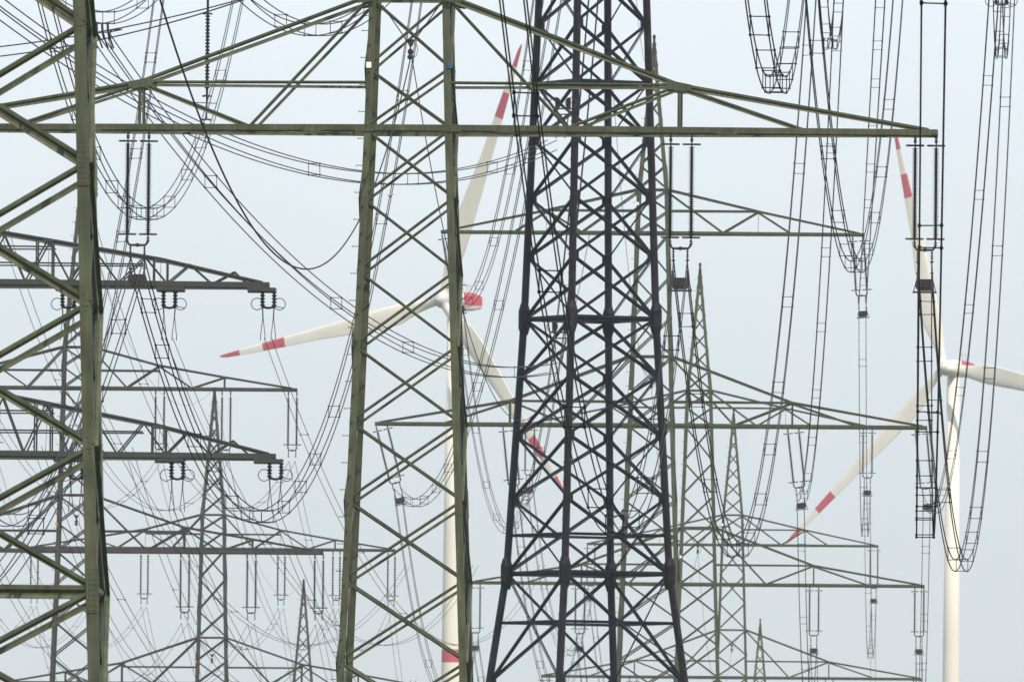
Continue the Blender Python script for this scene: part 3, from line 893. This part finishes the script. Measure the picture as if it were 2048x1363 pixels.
# =================================================================== WIND TURBINES
def turbine(label, hx, hy, s, yaw, blades, tower_px, band_y, redside=True):
    dep = F / s
    hub = at(hx, hy, dep)
    tx = at(tower_px, hy + 200, dep).x
    root = thing('wind_turbine', label, 'wind turbine', (hub.x, dep, 0), 0, 'wind turbines behind the pylons')
    O = Vector((hub.x, dep, 0))
    n = Vector((-math.sin(yaw), -math.cos(yaw), 0))          # the way the rotor faces
    h = Vector((math.cos(yaw), -math.sin(yaw), 0))
    H0 = hub - O
    back = H0 - n * 4.2
    T = Vector((back.x, back.y, 0))
    Ht = hub.z - 2.0
    b = MB()
    prof, mi = [], []
    zb0 = at(hx, band_y[1], dep).z; zb1 = at(hx, band_y[0], dep).z
    rr = lambda z: 2.5 - .0078 * z
    for z, m_ in ((0, 0), (20, 0), (zb0, 1), (zb1, 0), (zb1 + 25, 0), (Ht, 0)):
        prof.append((z, rr(z))); mi.append(m_)
    b.lathe(T, T + Vector((0, 0, 1)), prof, 40, mi)
    b.build('tower', [M['turb'], M['red']], root, smooth=True)
    # nacelle: rounded box along -n
    b = MB()
    secs = [(1.0, 1.3, 1.3), (1.8, 1.75, 1.85), (5, 1.9, 2.0), (9.5, 1.85, 1.9), (12.3, 1.55, 1.5), (12.9, 1.1, 1.0)]
    NS = 16
    vs, fs, mi = [], [], []
    for d_, a, c in secs:
        ctr = H0 - n * d_
        for k in range(NS):
            t = 2 * math.pi * (k + .5) / NS
            sx, sz = math.cos(t), math.sin(t)
            sup = lambda u: math.copysign(abs(u) ** .5, u)
            vs.append(ctr + h * (a * sup(sx)) + Vector((0, 0, c * sup(sz))))
    for i in range(len(secs) - 1):
        for k in range(NS):
            fs.append((i * NS + k, i * NS + (k + 1) % NS, (i + 1) * NS + (k + 1) % NS, (i + 1) * NS + k))
            mi.append(1 if (0 <= k <= 7 and i >= 2) or (redside and i >= 2 and (k < 8 or k > 14)) else 0)
    fs += [tuple(range(NS)), tuple((len(secs) - 1) * NS + k for k in range(NS))[::-1]]; mi += [0, int(redside)]
    b.add(vs, fs); b.m = mi
    nac = b.build('nacelle', [M['turb'], M['red']], root)
    b = MB(); e = H0 - n * 9 + Vector((0, 0, 2.0)); b.bar(e, e + Vector((0, 0, 1.8)), .18); b.bar(e + h * .8, e + h * .8 + Vector((0, 0, 1.4)), .15); b.bar(e - h * .6 + Vector((0, 0, 1.3)), e + h * 1.2 + Vector((0, 0, 1.3)), .12)
    b.build('wind_vane', M['hubgrey'], nac)
    b = MB(); b.lathe(H0 - n * 1.3, H0 + n * 5, [(0, 1.5), (.6, 1.75), (1.8, 1.7), (2.8, 1.25), (3.4, .6), (3.6, .1)], 20); b.build('hub', [M['hubgrey']], root, smooth=True)
    Rr = 57.0
    st = [(0, .95, .95, 0), (.03, .95, .95, 0), (.09, 1.35, .75, 0), (.17, 2.25, .55, 0), (.25, 2.25, .42, 0), (.4, 1.8, .3, 0), (.55, 1.3, .22, 0), (.70, 1.05, .16, 0), (.705, 1.05, .16, 1), (.80, .85, .13, 1), (.805, .84, .13, 0), (.905, .6, .09, 0), (.91, .6, .09, 1), (.97, .42, .06, 1), (.993, .22, .04, 1), (1, .05, .02, 1)]
    for (dx, dy, ls) in blades:
        a = dx / math.cos(yaw) / s; c = -dy / s
        u = (h * a + Vector((0, 0, c))).normalized()
        v = n.cross(u).normalized()                           # in the rotor plane
        if v.dot(Vector((0, 0, 1))) < 0 and abs(v.z) > .2: pass
        b = MB(); vs, fs, mi = [], [], []
        NB = 14
        for (t, ch, th, m_) in st:
            tw = R(12) * (1 - t)
            cu = v * math.cos(tw) + n * math.sin(tw); cn = n * math.cos(tw) - v * math.sin(tw)
            ctr = H0 + n * (.6 + 2.2 * t * t) + u * (1.2 + (Rr * ls - 1.2) * t) + cu * (ch - .95) * .45
            for k in range(NB):
                q = 2 * math.pi * k / NB
                cc = math.cos(q); ss = math.sin(q)
                vs.append(ctr + cu * (ch * cc) + cn * (th * ss * (1 if ch < 1.0 and t < .05 else (.55 + .45 * -cc))))
        for i in range(len(st) - 1):
            for k in range(NB):
                fs.append((i * NB + k, i * NB + (k + 1) % NB, (i + 1) * NB + (k + 1) % NB, (i + 1) * NB + k)); mi.append(st[i][3])
        fs += [tuple(range(NB)), tuple((len(st) - 1) * NB + k for k in range(NB))]; mi += [0, 1]
        b.add(vs, fs); b.m = mi
        b.build('blade', [M['turb'], M['red']], root, smooth=True)
turbine('wind turbine behind the centre pylon with red nacelle and red banded blades', 886, 600, 9.66, R(34), [(-445, 112, .975), (167, -512, .99), (263, 390, .915)], 903, (1297, 1323))
turbine('wind turbine at the far right, its blade leaving the right edge', 1890, 735, 8.63, R(29), [(-95, -480, 1), (-300, 353, 1), (430, 98, 1)], 1911, (1500, 1526), False)

# a bird far off between the left clamp and the centre pylon
bp = at(780, 393, 700)
b = MB()
b.lathe((-.09, 0, 0), (1, 0, .0), [(0, .004), (.03, .022), (.08, .032), (.13, .028), (.17, .016), (.2, .003)], 8)
for sy in (-1, 1):
    b.add([(-.02, sy * .02, .01), (.05, sy * .02, .01), (.01, sy * .12, .06), (-.05, sy * .26, .03), (-.03, sy * .12, .055), (-.02, sy * .02, .02), (.05, sy * .02, .02), (.01, sy * .12, .07)],
          [(0, 1, 2, 4), (4, 2, 3), (5, 7, 6), (1, 6, 7, 2), (0, 4, 7, 5)])
b.add([(-.09, -.01, 0), (-.09, .01, 0), (-.16, .03, 0), (-.16, -.03, 0), (-.12, 0, .008)], [(0, 1, 2, 3), (0, 4, 1), (2, 4, 3)])
o = b.build('bird', M['bird']); o.location = bp; o.rotation_euler = (0, 0, R(75)); o.scale = (1.3, 1.3, 1.6)
tag(o, 'tiny dark bird flying in front of the centre pylon bracing', 'bird')

# ------------------------------------------------------------------ haze
b = MB()
b.box((0, 4300, 99), 14400, 9800, 202)
hz = b.build('haze', [])
hm = bpy.data.materials.new('haze')
hm.use_nodes = True
nn = hm.node_tree.nodes
for x in list(nn):
    if x.type == 'BSDF_PRINCIPLED': nn.remove(x)
pv = nn.new('ShaderNodeVolumePrincipled')
pv.inputs['Color'].default_value = (0.93, 0.96, 1.0, 1)
pv.inputs['Density'].default_value = 0.00005
pv.inputs['Anisotropy'].default_value = 0.2
hm.node_tree.links.new(pv.outputs[0], nn['Material Output'].inputs['Volume'])
hz.data.materials.append(hm)
tag(hz, 'thin pale haze filling the air', 'haze', kind='stuff')
